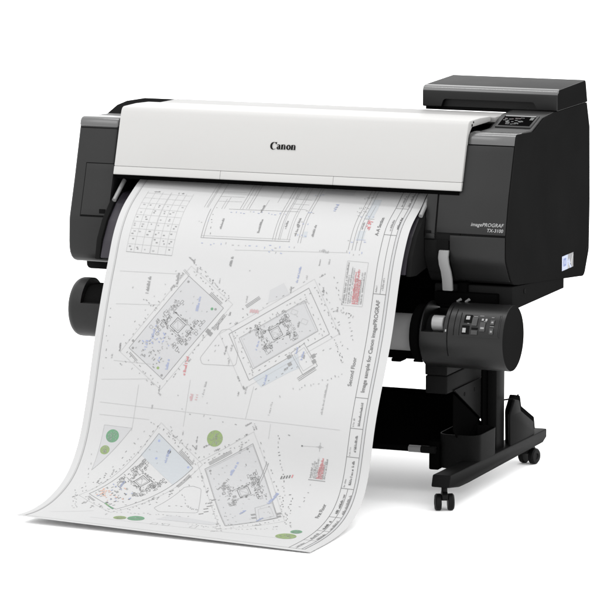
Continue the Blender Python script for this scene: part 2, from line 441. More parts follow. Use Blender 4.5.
# flange, core, hangers
bm = bmesh.new(); lathe(bm, [(.425,0),(.425,.080),(.429,.085),(.448,.085),(.452,.080),(.452,.070),(.460,.070)], *TC, n=72)
finish('roll_flange', bm, M['deep'], tu, .0)
bm = bmesh.new(); lathe(bm, [(-.58,0),(-.58,.0545),(.4248,.0545),(.4248,0)], *TC, n=64)
finish('roll_core', bm, M['core'], P)
LC = (-.09, .508); R2 = .089
bm = bmesh.new()
pf = [(-.552,0),(-.552,R2-.003),(-.555,R2)] + [(-.646-.022*sin(radians(t)), R2-.018*(1-cos(radians(t)))) for t in range(0,91,10)]
lathe(bm, pf + [(-.668,0)], *LC, n=96)
tl = finish('left_take_up_unit', bm, M['front'], P)
bm = bmesh.new(); extrude(bm, [(-.30,.532),(-.03,.532),(-.03,.65),(-.30,.65)], 'x', -.622, -.50); cut(tl, bm)
bm = bmesh.new(); lathe(bm, [(-.6205,0),(-.6205,.070),(-.5515,.070),(-.5515,0)], *LC, n=40); finish('window_lining', bm, M['seam'], tl)
tl.name = 'take_up_unit.001'
# hanger blocks and cross beam
bm = bmesh.new(); box(bm, .462, .655, -.06, .20, .575, .612); box(bm, .530, .560, -.05, .0, .585, .640)
finish('hanger_block', bm, M['deep'], P, .004)
bm = bmesh.new(); box(bm, -.600, -.545, .0, .20, .575, .605); finish('hanger_block', bm, M['deep'], P, .003)
bm = bmesh.new(); box(bm, -.5365, .4555, .10, .18, .378, .62)
for k in range(14):
    x = -.50 + k*.070; box(bm, x, x+.030, .098, .150, .370-.003*(k%2), .3775)
finish('cross_beam', bm, M['deep'], P, .002)

# ------------------------------------------------------------------ stand
def mirror(bm, s):
    if s < 0:
        for vv in bm.verts: vv.co.x = -vv.co.x
def part(name, bm, mat, parent, s, bevel=0.0, seg=2):
    mirror(bm, s); return finish(name, bm, mat, parent, bevel, seg)
for s in (1, -1):
    bm = bmesh.new(); box(bm, .539, .568, .20, .275, .095, .572); lg = part('stand_leg', bm, M['standhi'], P, s, .003)
    bm = bmesh.new(); box(bm, .531, .5375, .165, .255, .10, .57); part('leg_rail', bm, M['deep'], lg, s, .001)
    bm = bmesh.new()
    tube(bm, (.5312,.185,.340), (.5285,.185,.340), .006); part('bolt', bm, M['rail'], lg, s)
    bm = bmesh.new(); tube(bm, (.5312,.185,.312), (.5285,.185,.312), .006); part('bolt', bm, M['rail'], lg, s)
    # arm that carries the take-up unit
    bm = bmesh.new(); extrude(bm, rounded([(-.122,.430),(-.122,.374,.004),(.19,.374),(.19,.430)]), 'x', .4575, .525); part('support_arm', bm, M['standhi'], P, s, .006, 3)
    bm = bmesh.new(); extrude(bm, rounded([(-.120,.3725),(-.120,.319,.006),(.19,.3115),(.19,.3725)]), 'x', .4575, .525); part('arm_foot', bm, M['standhi'], P, s, .006, 3)
    bm = bmesh.new(); extrude(bm, [(-.07,.324),(.19,.324),(.19,.19)], 'x', .526, .5305); part('gusset', bm, M['standhi'], P, s, .0008)
    for y in (.02, .11):
        bm = bmesh.new(); tube(bm, (.5300,y,.298), (.5315,y,.298), .006); part('gusset_hole', bm, M['seam'], P, s)
    # foot beam with raised rear end
    bm = bmesh.new()
    extrude(bm, rounded([(-.275,.074,.006),(-.262,.108,.008),(.62,.096,.006),(.62,.070,.004),(.585,.058,.01),(-.10,.058),(-.18,.060,.02)]), 'x', .533, .588)
    ft = part('foot_beam', bm, M['standhi'], P, s, .003)
    # corner block at the front end that carries the basket bar
    bm = bmesh.new(); box(bm, .437, .4675, -.030, .06, .074, .160); box(bm, .4675, .532, .02, .06, .076, .098); part('bar_block', bm, M['deep'], P, s, .004)
    # casters
    for cx, cy, steer in ((.560,-.235,0.45),(.560,.535,-.25)):
        cr = bpy.data.objects.new('caster', None); col.objects.link(cr); cr.parent = P; cr.location = (s*cx, cy, 0)
        cr.rotation_euler = (0, 0, steer)
        bm = bmesh.new(); tube(bm, (0,0,.045), (0,0,.070), .009, 16)
        hood = rounded([(-.026,.034,.01),(-.026,.050,.02),(.000,.0585,.02),(.024,.050,.02),(.028,.030,.01),(.0,.028)])
        extrude(bm, hood, 'x', -.0085, .0085)
        finish('caster_fork', bm, M['rubber'], cr, .002)
        for sx in (-1, 1):
            bm = bmesh.new(); lathe(bm, [(sx*.0095,0),(sx*.0095,.022),(sx*.0115,.0245),(sx*.024,.0245),(sx*.028,.0205),(sx*.0285,.010),(sx*.0255,.008),(sx*.0255,0)], 0, .0246, n=32)
            finish('caster_wheel', bm, M['rubber'], cr)
# roll holder standing on the right foot
def holder(name, x0, x1, s, dy=0.0, dz=0.0, sc_=1.0):
    bm = bmesh.new()
    pts = [(.318,.236,.006),(.365,.226,.008),(.378,.192,.01),(.500,.138,.012),(.512,.098,.006),(.43,.089),(.28,.089),(.275,.195,.02)]
    extrude(bm, rounded([((a-.4)*sc_+.4+dy, (b-.089)*sc_+.089+dz) + t for a, b, *r in pts for t in [tuple(r)]]), 'x', x0, x1)
    return part(name, bm, M['standhi'] if name == 'roll_holder' else M['stand'], P, s, .004)
for s in (1, -1):
    holder('roll_holder', .578, .586, s); holder('roll_holder_plate', .552, .572, s, .046, .006)
    bm = bmesh.new(); box(bm, .5705, .5775, .30, .46, .098, .13); part('holder_spacer', bm, M['deep'], P, s)
bm = bmesh.new(); tube(bm, (.585,.225,.2505), (.585,.335,.2375), .0025, 8); tube(bm, (.585,.335,.2375), (.585,.350,.2450), .0025, 8); finish('holder_rod', bm, M['stand'], P)
# bin on the right foot
bm = bmesh.new()
fp = rounded([(.462,-.025,.036),(.588,-.025,.036),(.588,.157,.030),(.462,.157,.030)], 6)
fi = rounded([(.4655,-.0215,.033),(.5845,-.0215,.033),(.5845,.1535,.027),(.4655,.1535,.027)], 6)
n = len(fp); L = []
for poly, z in ((fp,.076),(fp,.178),(fi,.178),(fi,.082)):
    k = .985 if z < .1 else 1.0
    L.append([bm.verts.new(((p.x-.525)*k+.525, (p.y-.066)*k+.066, z)) for p in poly])
for a, b in zip(L, L[1:]):
    for i in range(n): bm.faces.new((a[i], a[(i+1)%n], b[(i+1)%n], b[i]))
bm.faces.new(L[0][::-1]); bm.faces.new(L[-1])
for vv in bm.verts: vv.co.z += .004
finish('bin', bm, M['standhi'], P, 0)

# basket of black cloth between the feet
bm = bmesh.new()
prof = [(-.040,.139),(-.01,.134),(.03,.136),(.08,.150),(.13,.171),(.18,.193),(.24,.219),(.30,.243)]
nx = 48; rows = []
for i in range(nx+1):
    t = -1 + 2*i/nx; e = 1 - abs(t)**6
    rows.append([bm.verts.new((t*(.462 + .066*min(1, max(0, (y+.04)/.10))), y, z + .014*(1-e)*(0 if k in (0, len(prof)-1) else 1) + .0025*sin(t*19+y*23))) for k, (y, z) in enumerate(prof)])
for a, b in zip(rows, rows[1:]):
    for k in range(len(prof)-1): bm.faces.new((a[k], b[k], b[k+1], a[k+1]))
finish('basket_cloth', bm, M['fabric'], P)
for sd in (1, -1):
    bm = bmesh.new(); extrude(bm, [(-.06,.3105),(.19,.186),(.19,.150),(.02,.140),(-.06,.2)], 'x', sd*.5225, sd*.5245); finish('basket_end', bm, M['deep'], P)
bm = bmesh.new(); tube(bm, (-.452,-.042,.136), (.452,-.042,.136), .009, 16); br = finish('basket_bar', bm, M['deep'], P)
bm = bmesh.new(); tube(bm, (.380,-.042,.136), (.418,-.042,.136), .0105, 16); finish('bar_sleeve', bm, M['rail'], br)
bm = bmesh.new(); tube(bm, (.420,-.042,.136), (.462,-.042,.136), .0112, 16); finish('bar_joint', bm, M['standhi'], br)
bm = bmesh.new(); tube(bm, (-.53,.305,.243), (.53,.305,.243), .008, 12); finish('basket_rear_bar', bm, M['deep'], P)
# ------------------------------------------------------------------ the printed sheet
# two edge profiles (y, z) from the slot under the lid to the curled foot of the sheet; straight across
PROF_L = [(0.1000,0.9060),(0.0874,0.9065),(0.0748,0.9069),(0.0622,0.9072),(0.0496,0.9071),(0.0371,0.9066),(0.0246,0.9056),(0.0122,0.9039),(-0.0000,0.9015),(-0.0121,0.8983),(-0.0239,0.8944),(-0.0356,0.8898),(-0.0471,0.8848),(-0.0585,0.8794),(-0.0698,0.8739),(-0.0811,0.8682),(-0.0923,0.8625),(-0.1035,0.8568),(-0.1147,0.8510),(-0.1258,0.8450),(-0.1367,0.8387),(-0.1473,0.8320),(-0.1576,0.8248),(-0.1675,0.8172),(-0.1770,0.8090),(-0.1861,0.8004),(-0.1948,0.7914),(-0.2032,0.7820),(-0.2111,0.7723),(-0.2187,0.7623),(-0.2257,0.7519),(-0.2323,0.7412),(-0.2384,0.7302),(-0.2442,0.7191),(-0.2497,0.7078),(-0.2552,0.6964),(-0.2607,0.6851),(-0.2664,0.6739),(-0.2722,0.6627),(-0.2781,0.6515),(-0.2840,0.6404),(-0.2898,0.6292),(-0.2956,0.6180),(-0.3012,0.6067),(-0.3067,0.5953),(-0.3121,0.5839),(-0.3173,0.5725),(-0.3225,0.5610),(-0.3276,0.5495),(-0.3327,0.5379),(-0.3377,0.5263),(-0.3426,0.5147),(-0.3474,0.5031),(-0.3522,0.4914),(-0.3569,0.4797),(-0.3614,0.4679),(-0.3659,0.4562),(-0.3704,0.4444),(-0.3747,0.4325),(-0.3790,0.4207),(-0.3832,0.4088),(-0.3875,0.3969),(-0.3917,0.3850),(-0.3959,0.3731),(-0.4002,0.3613),(-0.4044,0.3494),(-0.4088,0.3376),(-0.4132,0.3257),(-0.4176,0.3139),(-0.4222,0.3022),(-0.4268,0.2905),(-0.4316,0.2788),(-0.4364,0.2671),(-0.4413,0.2555),(-0.4463,0.2439),(-0.4514,0.2324),(-0.4567,0.2210),(-0.4623,0.2097),(-0.4682,0.1986),(-0.4745,0.1877),(-0.4811,0.1770),(-0.4881,0.1666),(-0.4956,0.1565),(-0.5034,0.1467),(-0.5117,0.1372),(-0.5203,0.1281),(-0.5293,0.1194),(-0.5388,0.1112),(-0.5486,0.1034),(-0.5588,0.0962),(-0.5694,0.0895),(-0.5803,0.0833),(-0.5915,0.0776),(-0.6030,0.0725),(-0.6146,0.0678),(-0.6264,0.0635),(-0.6384,0.0596),(-0.6505,0.0560),(-0.6626,0.0527),(-0.6748,0.0496),(-0.6871,0.0468),(-0.6994,0.0442),(-0.7118,0.0419),(-0.7242,0.0398),(-0.7367,0.0381),(-0.7492,0.0366),(-0.7618,0.0354),(-0.7743,0.0344),(-0.7869,0.0336),(-0.7995,0.0330),(-0.8121,0.0327),(-0.8247,0.0325),(-0.8373,0.0326),(-0.8499,0.0328),(-0.8625,0.0333),(-0.8751,0.0339),(-0.8877,0.0346),(-0.9003,0.0355),(-0.9128,0.0363),(-0.9254,0.0372),(-0.9380,0.0380)]
PROF_R = [(0.1000,0.9000),(0.0873,0.9005),(0.0745,0.9009),(0.0618,0.9011),(0.0491,0.9009),(0.0365,0.9001),(0.0241,0.8985),(0.0120,0.8958),(0.0003,0.8918),(-0.0109,0.8866),(-0.0217,0.8804),(-0.0322,0.8735),(-0.0426,0.8665),(-0.0532,0.8595),(-0.0641,0.8530),(-0.0752,0.8470),(-0.0865,0.8413),(-0.0980,0.8357),(-0.1093,0.8299),(-0.1204,0.8239),(-0.1312,0.8172),(-0.1414,0.8100),(-0.1512,0.8020),(-0.1602,0.7933),(-0.1687,0.7839),(-0.1767,0.7741),(-0.1843,0.7639),(-0.1915,0.7534),(-0.1985,0.7428),(-0.2052,0.7319),(-0.2117,0.7210),(-0.2178,0.7098),(-0.2236,0.6985),(-0.2290,0.6870),(-0.2341,0.6753),(-0.2390,0.6635),(-0.2437,0.6517),(-0.2484,0.6398),(-0.2529,0.6279),(-0.2575,0.6159),(-0.2620,0.6040),(-0.2666,0.5921),(-0.2712,0.5802),(-0.2759,0.5683),(-0.2807,0.5565),(-0.2856,0.5447),(-0.2907,0.5330),(-0.2959,0.5214),(-0.3013,0.5098),(-0.3070,0.4984),(-0.3128,0.4870),(-0.3188,0.4758),(-0.3249,0.4646),(-0.3312,0.4535),(-0.3376,0.4424),(-0.3441,0.4314),(-0.3506,0.4205),(-0.3572,0.4096),(-0.3638,0.3987),(-0.3705,0.3878),(-0.3771,0.3768),(-0.3837,0.3659),(-0.3902,0.3549),(-0.3967,0.3439),(-0.4030,0.3329),(-0.4092,0.3217),(-0.4153,0.3105),(-0.4211,0.2992),(-0.4267,0.2877),(-0.4321,0.2761),(-0.4372,0.2645),(-0.4421,0.2527),(-0.4467,0.2408),(-0.4512,0.2289),(-0.4556,0.2169),(-0.4599,0.2049),(-0.4643,0.1929),(-0.4686,0.1809),(-0.4732,0.1690),(-0.4780,0.1572),(-0.4831,0.1455),(-0.4886,0.1341),(-0.4946,0.1229),(-0.5011,0.1121),(-0.5083,0.1017),(-0.5161,0.0918),(-0.5246,0.0825),(-0.5338,0.0738),(-0.5435,0.0658),(-0.5538,0.0585),(-0.5645,0.0518),(-0.5757,0.0458),(-0.5871,0.0404),(-0.5989,0.0356),(-0.6108,0.0313),(-0.6230,0.0276),(-0.6352,0.0242),(-0.6476,0.0212),(-0.6601,0.0185),(-0.6726,0.0162),(-0.6852,0.0142),(-0.6978,0.0125),(-0.7105,0.0110),(-0.7232,0.0097),(-0.7359,0.0087),(-0.7486,0.0077),(-0.7614,0.0070),(-0.7741,0.0063),(-0.7869,0.0058),(-0.7996,0.0054),(-0.8124,0.0051),(-0.8251,0.0049),(-0.8379,0.0048),(-0.8507,0.0048),(-0.8634,0.0048),(-0.8762,0.0048),(-0.8889,0.0049),(-0.9017,0.0049),(-0.9145,0.0050),(-0.9272,0.0050),(-0.9400,0.0050)]
SLEN = 1.5225

U0, U1 = -.49, .42
NP = len(PROF_L) - 1
def sheet(u, v, h=0.0):
    def at(v):
        f = min(max(v/SLEN, 0), 1)*NP; i = min(int(f), NP-1); t = f-i; k = (u-U0)/(U1-U0)
        a = Vector(PROF_L[i]).lerp(Vector(PROF_L[i+1]), t); b = Vector(PROF_R[i]).lerp(Vector(PROF_R[i+1]), t)
        return a.lerp(b, k)
    p = at(v)
    if h:
        q = at(v+.004) - at(v-.004); q.normalize(); p = p + Vector((q.y, -q.x))*h
    f = max(0, (v-1.10)/(SLEN-1.10)); f = f*f*(U1-u)/(U1-U0)      # the left foot flares out and settles on the floor
    return Vector((u - .030*f, p.x + .078*f, p.y - .0155*f))
def flat(name, c, rough=.75):
    return plastic(name, c, rough, .12, bump=0, var=.02)
INKS = ['paper','dark','mid','light','blue','red','green','olive','pale','palegrey','orange','pink','faint']
SM = [flat('matte_paper', (.290,.290,.290)), flat('ink_dark_grey', g(0.09)), flat('ink_grey', g(0.148)), flat('ink_light_grey', g(0.205)),
      flat('ink_blue', (0.175,0.198,0.284)), flat('ink_red', (0.298,0.127,0.132)), flat('ink_green', (.080,.165,.100)), flat('ink_olive', (.140,.185,.085)),
      flat('ink_pale_blue', (.252,.264,.275)), flat('ink_pale_grey', (.265,.266,.269)), flat('ink_orange', (0.368,0.236,0.189)), flat('ink_pink', (0.293,0.203,0.208)), flat('ink_faint_grey', g(0.24))]
I = {k: i for i, k in enumerate(INKS)}
AV, AF, AM = [], [], []
def quad(ps, mat, h):
    b = len(AV); AV.extend(sheet(u, v, h) for u, v in ps); AF.append(tuple(range(b, b+len(ps)))); AM.append(I[mat])
# the sheet itself
NV, NU = 240, 24
for j in range(NV+1):
    for i in range(NU+1): AV.append(sheet(U0+(U1-U0)*i/NU, SLEN*j/NV))
for j in range(NV):
    for i in range(NU):
        a = j*(NU+1)+i; AF.append((a, a+1, a+NU+2, a+NU+1)); AM.append(0)
ra = random.Random(11)
def line(pts, w=.0012, mat='mid', h=.0006):
    for (u0, v0), (u1, v1) in zip(pts, pts[1:]):
        L_ = math.hypot(u1-u0, v1-v0)
        if L_ < 1e-6: continue
        n = max(1, int(abs(v1-v0)/.010)); px, py = -(v1-v0)/L_*w/2, (u1-u0)/L_*w/2
        for k in range(n):
            a, b = k/n, (k+1)/n
            A = (u0+(u1-u0)*a, v0+(v1-v0)*a); B = (u0+(u1-u0)*b, v0+(v1-v0)*b)
            quad([(A[0]-px,A[1]-py),(B[0]-px,B[1]-py),(B[0]+px,B[1]+py),(A[0]+px,A[1]+py)], mat, h)
def fill(poly, mat, h=.0003):
    b = bmesh.new(); b.faces.new([b.verts.new((u, v, 0)) for u, v in poly])
    v0, v1 = min(p[1] for p in poly), max(p[1] for p in poly)
    k = v0 + .012
    while k < v1:
        bmesh.ops.bisect_plane(b, geom=b.verts[:]+b.edges[:]+b.faces[:], plane_co=(0, k, 0), plane_no=(0, 1, 0)); k += .012
    for f in b.faces: quad([(w_.co.x, w_.co.y) for w_ in f.verts], mat, h)
    b.free()
def dot(u, v, l=.005, w=.0025, ang=0.0, mat='mid', h=.0008):
    c, s = cos(ang), sin(ang)
    quad([(u+x*c-y*s, v+x*s+y*c) for x, y in ((-l/2,-w/2),(l/2,-w/2),(l/2,w/2),(-l/2,w/2))], mat, h)
def scrib(u, v, du, dv, length, hgt=.006, mat='mid', cover=.75):
    """a run of small unreadable lettering from (u, v) along (du, dv)"""
    n = math.hypot(du, dv); du, dv = du/n, dv/n; x = 0; ang = math.atan2(dv, du)
    while x < length:
        w = hgt*ra.uniform(.16, .30); hh = hgt*ra.choice((.55,.6,.65,.95,1))
        if ra.random() < cover:
            o = (hh-hgt)/2
            dot(u+du*x-dv*o*-1*0+dv*(-o)*-1, v+dv*x+du*o*-1, w, hh, ang, mat)
        x += hgt*.36
def write(s, u, v, du, dv, size, mat='dark', bold=0.0, align='LEFT'):
    n = math.hypot(du, dv); du, dv = du/n, dv/n
    V, F = text_mesh(s, size, 0, bold, align)
    b = len(AV); AV.extend(sheet(u+du*p.x+dv*p.y, v+dv*p.x-du*p.y, .0008) for p in V)
    for f in F: AF.append(tuple(i+b for i in f)); AM.append(I[mat])
def disc(u, v, r, mat, n=24, spokes=True):
    fill([(u+r*cos(2*pi*k/n), v+r*sin(2*pi*k/n)) for k in range(n)], mat, .0004)
    if spokes:
        for k in range(60):
            a = ra.uniform(0, 2*pi); r0 = r*ra.uniform(.05,.85); r1 = min(r*.95, r0+r*.22)
            line([(u+r0*cos(a), v+r0*sin(a)), (u+r1*cos(a+.15), v+r1*sin(a+.15))], .0008, ra.choice(('light','mid','mid')), .0007)
# border and title column
line([(-.466,.02),(-.466,1.497)], .0016, 'mid'); line([(-.466,1.497),(.392,1.497)], .0014, 'mid')
line([(-.470,.02),(-.470,1.500)], .0007, 'light')
for u, w_, m_ in ((.346,.0014,'dark'),(.3845,.0013,'dark'),(.3935,.0013,'dark')): line([(u,.02),(u,1.497)], w_, m_)
line([(.389,.02),(.389,1.497)], .006, 'palegrey', .0003)
seps = [.184,.303,.487,.801,.893,.976,1.071,1.188,1.285,1.385,1.497]
for s_ in seps: line([(.346,s_),(.3845,s_)], .0014, 'dark')
line([(.367,.02),(.367,.487)], .0012, 'dark'); line([(.367,1.071),(.367,1.497)], .0012, 'dark')
write('Image sample for Canon imagePROGRAF', .3698, .785, 0, -1, .0166, 'dark', .00025)
for u, v, l, hg in ((.3700,.884,.068,.0075),(.3685,.960,.046,.0075),(.3690,1.058,.072,.0075),(.3605,1.17,.078,.008),(.380,1.17,.080,.008),(.3605,1.272,.06,.008),(.380,1.272,.065,.008),(.3605,1.37,.06,.008),(.380,1.37,.06,.008),(.3605,.288,.045,.0065),(.381,.280,.05,.0065),(.3605,.385,.0,.006),(.372,.475,.036,.0065),(.3605,.174,.05,.0065),(.381,.170,.05,.0065),(.361,1.48,.06,.007)):
    if l: scrib(u, v, 0, -1, l, hg, 'dark' if ra.random() < .6 else 'mid', .85)
for s_ in (.482,.888,.972,1.066): scrib(.3535, s_, 0, -1, .024, .005, 'mid', .8)
write('Second Floor', .3265, .770, 0, -1, .0165, 'dark', .00015)
write('First Floor', .3200, 1.205, 0, -1, .0165, 'dark', .00015)
write('A-A Section', .3290, .309, 0, -1, .0150, 'dark', .0002)
# stamps
for u0, v0, u1, v1, rl in ((.254,.397,.318,.529,1),(.242,.986,.294,1.056,0)):
    if rl: line([(u0,v0),(u1,v0),(u1,v1),(u0,v1),(u0,v0)], .0008, 'light')
    else: line([(u0,v1),(u1,v1)], .0022, 'mid')
    w_ = u1-u0; hgt_ = v1-v0
    for k in range(9):
        u = u0 + w_*(k+.7)/9.6
        red = 4 <= k <= 6
        for r_ in range(2 if red else 1):
            scrib(u + r_*.003, v1-.006, 0, -1, hgt_*ra.uniform(.62,.95) * (1 if not red else ra.uniform(.75,1.0)), .0050, 'red' if red else ('mid' if k % 2 == 0 else 'light'), .85)
# compass
line([(.206,.959),(.261,.957)], .0007, 'light'); dot(.206,.959,.005,.004,0,'dark'); line([(.250,.957),(.272,.957)], .0016, 'light'); line([(.261,.944),(.261,.970)], .0016, 'light'); disc(.261,.957,.005,'light',10,False)

def pt(a, b, t): return (a[0]+(b[0]-a[0])*t, a[1]+(b[1]-a[1])*t)
def specks(a, b, n, off=.012, mat='mid', l=.0058, jit=.005):
    """dimension figures strung beside the line a-b"""
    L_ = math.hypot(b[0]-a[0], b[1]-a[1]); nx_, ny_ = -(b[1]-a[1])/L_, (b[0]-a[0])/L_; ang = math.atan2(b[1]-a[1], b[0]-a[0])
    n = int(n*1.35)
    for k in range(n):
        p = pt(a, b, (k+ra.uniform(.2,.8))/n); o = off + ra.uniform(-jit, jit)
        dot(p[0]+nx_*o, p[1]+ny_*o, l*ra.uniform(.45,1.2), .0019, ang + ra.choice((0,0,pi/2)), ra.choice((mat,mat,'light')))
def core(cx, cy, ang, k=1.0, spread=1.0):
    """stairs, lifts and rooms in the middle of a plan: a square court between two dense bars"""
    c, s = cos(ang), sin(ang)
    def T(x, y): return (cx + (x*c-y*s)*k, cy + (x*s+y*c)*k)
    def rect(x, y, w, h, lw, m_): line([T(x-w/2,y-h/2),T(x+w/2,y-h/2),T(x+w/2,y+h/2),T(x-w/2,y+h/2),T(x-w/2,y-h/2)], lw, m_)
    rect(0,0,.036,.036,.0018,'dark'); rect(0,0,.026,.026,.0009,'mid'); line([T(-.013,-.013),T(.013,.013)], .0008, 'light'); line([T(-.05,-.024),T(.05,-.024)], .0016, 'mid'); line([T(-.05,.024),T(.05,.024)], .0012, 'mid')
    for sx in (-1, 1):
        for i in range(58):
            x = sx*(.046+ra.uniform(-.014,.016)*spread); y = ra.uniform(-.055,.055)*spread
            if ra.random() < .5: rect(x, y, ra.uniform(.004,.010), ra.uniform(.004,.012), .0009, ra.choice(('dark','mid')))
            else: dot(*T(x, y), ra.uniform(.003,.008), .0022, ang+ra.choice((0,pi/2)), ra.choice(('dark','mid','mid')))
    for i in range(40):
        x = ra.uniform(-.04,.04); y = ra.choice((-1,1))*ra.uniform(.019,.032)
        dot(*T(x, y), ra.uniform(.003,.006), .0022, ang, ra.choice(('dark','mid')))
def outline(P_, lw=.0014, mat='mid', gap=0, close=True):
    line(P_ + ([P_[0]] if close else []), lw, mat)
    if gap:
        cx = sum(p[0] for p in P_)/len(P_); cy = sum(p[1] for p in P_)/len(P_)
        q = [pt(p, (cx, cy), gap) for p in P_]; line(q + ([q[0]] if close else []), lw*.6, 'light')
def roads(P_, r=.012):
    q = rounded([p + (r,) for p in P_], 4); q = [(p.x, p.y) for p in q]; line(q+[q[0]], .0011, 'light')
def hatch(a, b, n=3, d=.004, mat='mid'):
    L_ = math.hypot(b[0]-a[0], b[1]-a[1]); nx_, ny_ = -(b[1]-a[1])/L_, (b[0]-a[0])/L_
    for k in range(n): line([(a[0]+nx_*d*k, a[1]+ny_*d*k), (b[0]+nx_*d*k, b[1]+ny_*d*k)], .0016, mat)
# plan, upper left
A = [(-.228,.487),(-.104,.574),(-.256,.807),(-.377,.723)]
fill(A, 'palegrey'); outline(A, .0014, 'mid'); aA = math.atan2(.087,.124)
core(-.236,.640,aA,.95,1.15)
for a, b, n_, o in ((A[0],A[1],9,-.018),(A[1],A[2],14,-.016),(A[3],A[0],14,-.016),(A[2],A[3],8,-.018),(A[0],A[1],6,-.034),(A[3],A[0],5,-.040),(A[2],A[3],4,-.036)): specks(a, b, n_, o)
for i in range(60):
    t = ra.uniform(.62,.98); s_ = ra.uniform(.05,.95); p = pt(pt(A[0],A[3],t), pt(A[1],A[2],t), s_*.75)
    dot(p[0], p[1], ra.uniform(.003,.009), .003, aA+ra.choice((0,pi/2)), ra.choice(('mid','mid','light','blue','light')))
hatch((-.150,.530),(-.110,.560)); hatch((-.128,.640),(-.100,.592)); hatch((-.372,.735),(-.345,.758),2); hatch((-.245,.468),(-.226,.484),2,.004,'light')
for u, v, l in ((-.185,.590,.045),(-.310,.690,.03),(-.325,.715,.02),(-.250,.775,.035)): scrib(u, v, .05, -1, l, .009, 'blue', .9)
scrib(-.193,.787,.05,-1,.056,.009,'red',.9)
for u, v, m_ in ((-.139,.580,'green'),(-.277,.774,'olive')): disc(u, v, .0045, m_, 12, False)
for u, v in ((-.128,.580),(-.226,.505),(-.262,.795),(-.365,.722),(-.368,.700)): disc(u, v, .004, 'mid', 10, False)
for u, v in ((-.132,.655),(-.140,.648)): dot(u, v, .012, .012, .5, 'mid')
# plan, centre
B = [(.148,.489),(.232,.619),(.012,.783),(-.074,.650)]; Bi = [(.140,.527),(.196,.613),(.018,.748),(-.041,.659)]
fill([(.023,.775),(.147,.688),(.161,.730),(.133,.745),(.053,.800)], 'pale'); fill([(.030,.506),(.069,.481),(.093,.515),(.030,.545)], 'palegrey'); fill(Bi, 'palegrey', .0004)
line([B[1],B[0],B[3],B[2],pt(B[2],B[1],.55)], .0015, 'mid'); line([pt(B[2],B[1],.72),B[1]], .0015, 'mid'); outline(Bi, .0012, 'mid', .05)
aB = math.atan2(-.134,.183); core(.069,.632,aB,.88,1.0)
E_ = [(.160,.655),(.213,.718),(.174,.750),(.125,.688)]; outline(E_, .0012, 'mid', .25); hatch((.158,.762),(.205,.722),3,.005,'mid')
for u, v in ((.122,.700),(.128,.722),(.195,.690),(.200,.706)): dot(u, v, .012, .011, aB, 'mid')
for a, b, n_, o in ((B[0],B[1],11,-.020),(B[1],B[2],12,.014),(B[3],B[0],14,.016),(B[2],B[3],8,.016),(B[0],B[1],8,-.038),(B[0],B[1],7,.016),(B[1],(.30,.66),4,.0),(B[3],B[0],9,-.022),(B[2],B[1],9,.036)): specks(a, b, n_, o)
specks((.150,.800),(.300,.735),10,0); specks((.235,.545),(.300,.560),6,0,'dark'); specks((.255,.640),(.290,.700),8,0,'dark'); specks((.210,.452),(.300,.640),12,-.012)
for u, v, l, m_ in ((.108,.476,.050,'blue'),(.017,.690,.03,'blue'),(.160,.705,.026,'blue'),(.140,.690,.022,'blue'),(.060,.790,.03,'blue'),(.132,.610,.02,'mid'),(-.012,.640,.016,'mid')): scrib(u, v, .1, -1, l, .007, m_, .9)
for k in range(7): dot(-.020+k*.004, .575-.002*(k % 2), .003, .010, 0, 'pink')
for u, v in ((.115,.565),(.150,.590)): line([(u-.007,v-.009),(u+.011,v-.004),(u+.007,v+.009),(u-.011,v+.004),(u-.007,v-.009)], .0009, 'light')
hatch((-.038,.560),(.000,.528),3); hatch((.118,.540),(.150,.527),2,.004,'light')
roads([(-.098,.640),(-.070,.634),(-.037,.701),(-.036,.744),(-.142,.749),(-.151,.731)])
specks((-.098,.655),(-.135,.735),3,-.012); scrib(-.078,.715,.1,-1,.03,.006,'mid'); scrib(-.060,.700,.1,-1,.02,.006,'light')
# plan, lower left
C_ = [(-.243,.968),(-.115,1.062),(-.265,1.305),(-.385,1.222)]
fill([(-.243,.968),(-.115,1.062),(-.158,1.130),(-.286,1.038)], 'pale'); outline(C_[:], .0014, 'mid'); aC = math.atan2(.094,.128)
core(-.254,1.132,aC,.95,1.1)
for a, b, n_, o in ((C_[0],C_[1],9,-.018),(C_[1],C_[2],13,-.016),(C_[3],C_[0],15,-.018),(C_[2],C_[3],8,-.018),(C_[0],C_[1],6,-.034),(C_[3],C_[0],8,-.042),(C_[1],C_[2],6,-.034)): specks(a, b, n_, o)
for i in range(64):
    t = ra.uniform(.66,.98); p = pt(pt(C_[0],C_[3],t), pt(C_[1],C_[2],t), ra.uniform(.04,.8))
    dot(p[0], p[1], ra.uniform(.003,.010), .003, aC+ra.choice((0,pi/2)), ra.choice(('mid','mid','dark','light','blue','orange')))
hatch((-.165,1.010),(-.118,1.048)); hatch((-.145,1.135),(-.120,1.085)); hatch((-.380,1.235),(-.350,1.26),2)
for k in range(16): dot(-.350+ra.uniform(-.012,.012), 1.205+ra.uniform(-.02,.02), .006, .003, ra.uniform(0,3), 'orange')
for k in range(10): dot(-.312+k*.004, 1.272+k*.0035, .007, .005, .7, ra.choice(('green','green','olive')))
for u, v, l in ((-.205,1.055,.045),(-.31,1.17,.03)): scrib(u, v, .1, -1, l, .008, 'blue', .9)
disc(-.200,1.020,.006,'dark',12,False)
for u, v in ((-.238,.990),(-.130,1.062),(-.235,1.045)): disc(u, v, .004, 'blue', 10, False)
T_ = [(-.419,.960),(-.330,.961),(-.421,1.111)]; fill(T_, 'palegrey'); outline(T_, .0007, 'light')
disc(-.387,.991,.0205,'green'); disc(-.401,1.037,.0150,'olive'); disc(-.221,1.378,.019,'olive'); disc(-.176,1.366,.025,'green')
roads([(-.165,1.262),(-.140,1.285),(-.028,1.262),(-.068,1.132),(-.095,1.126),(-.120,1.134)])
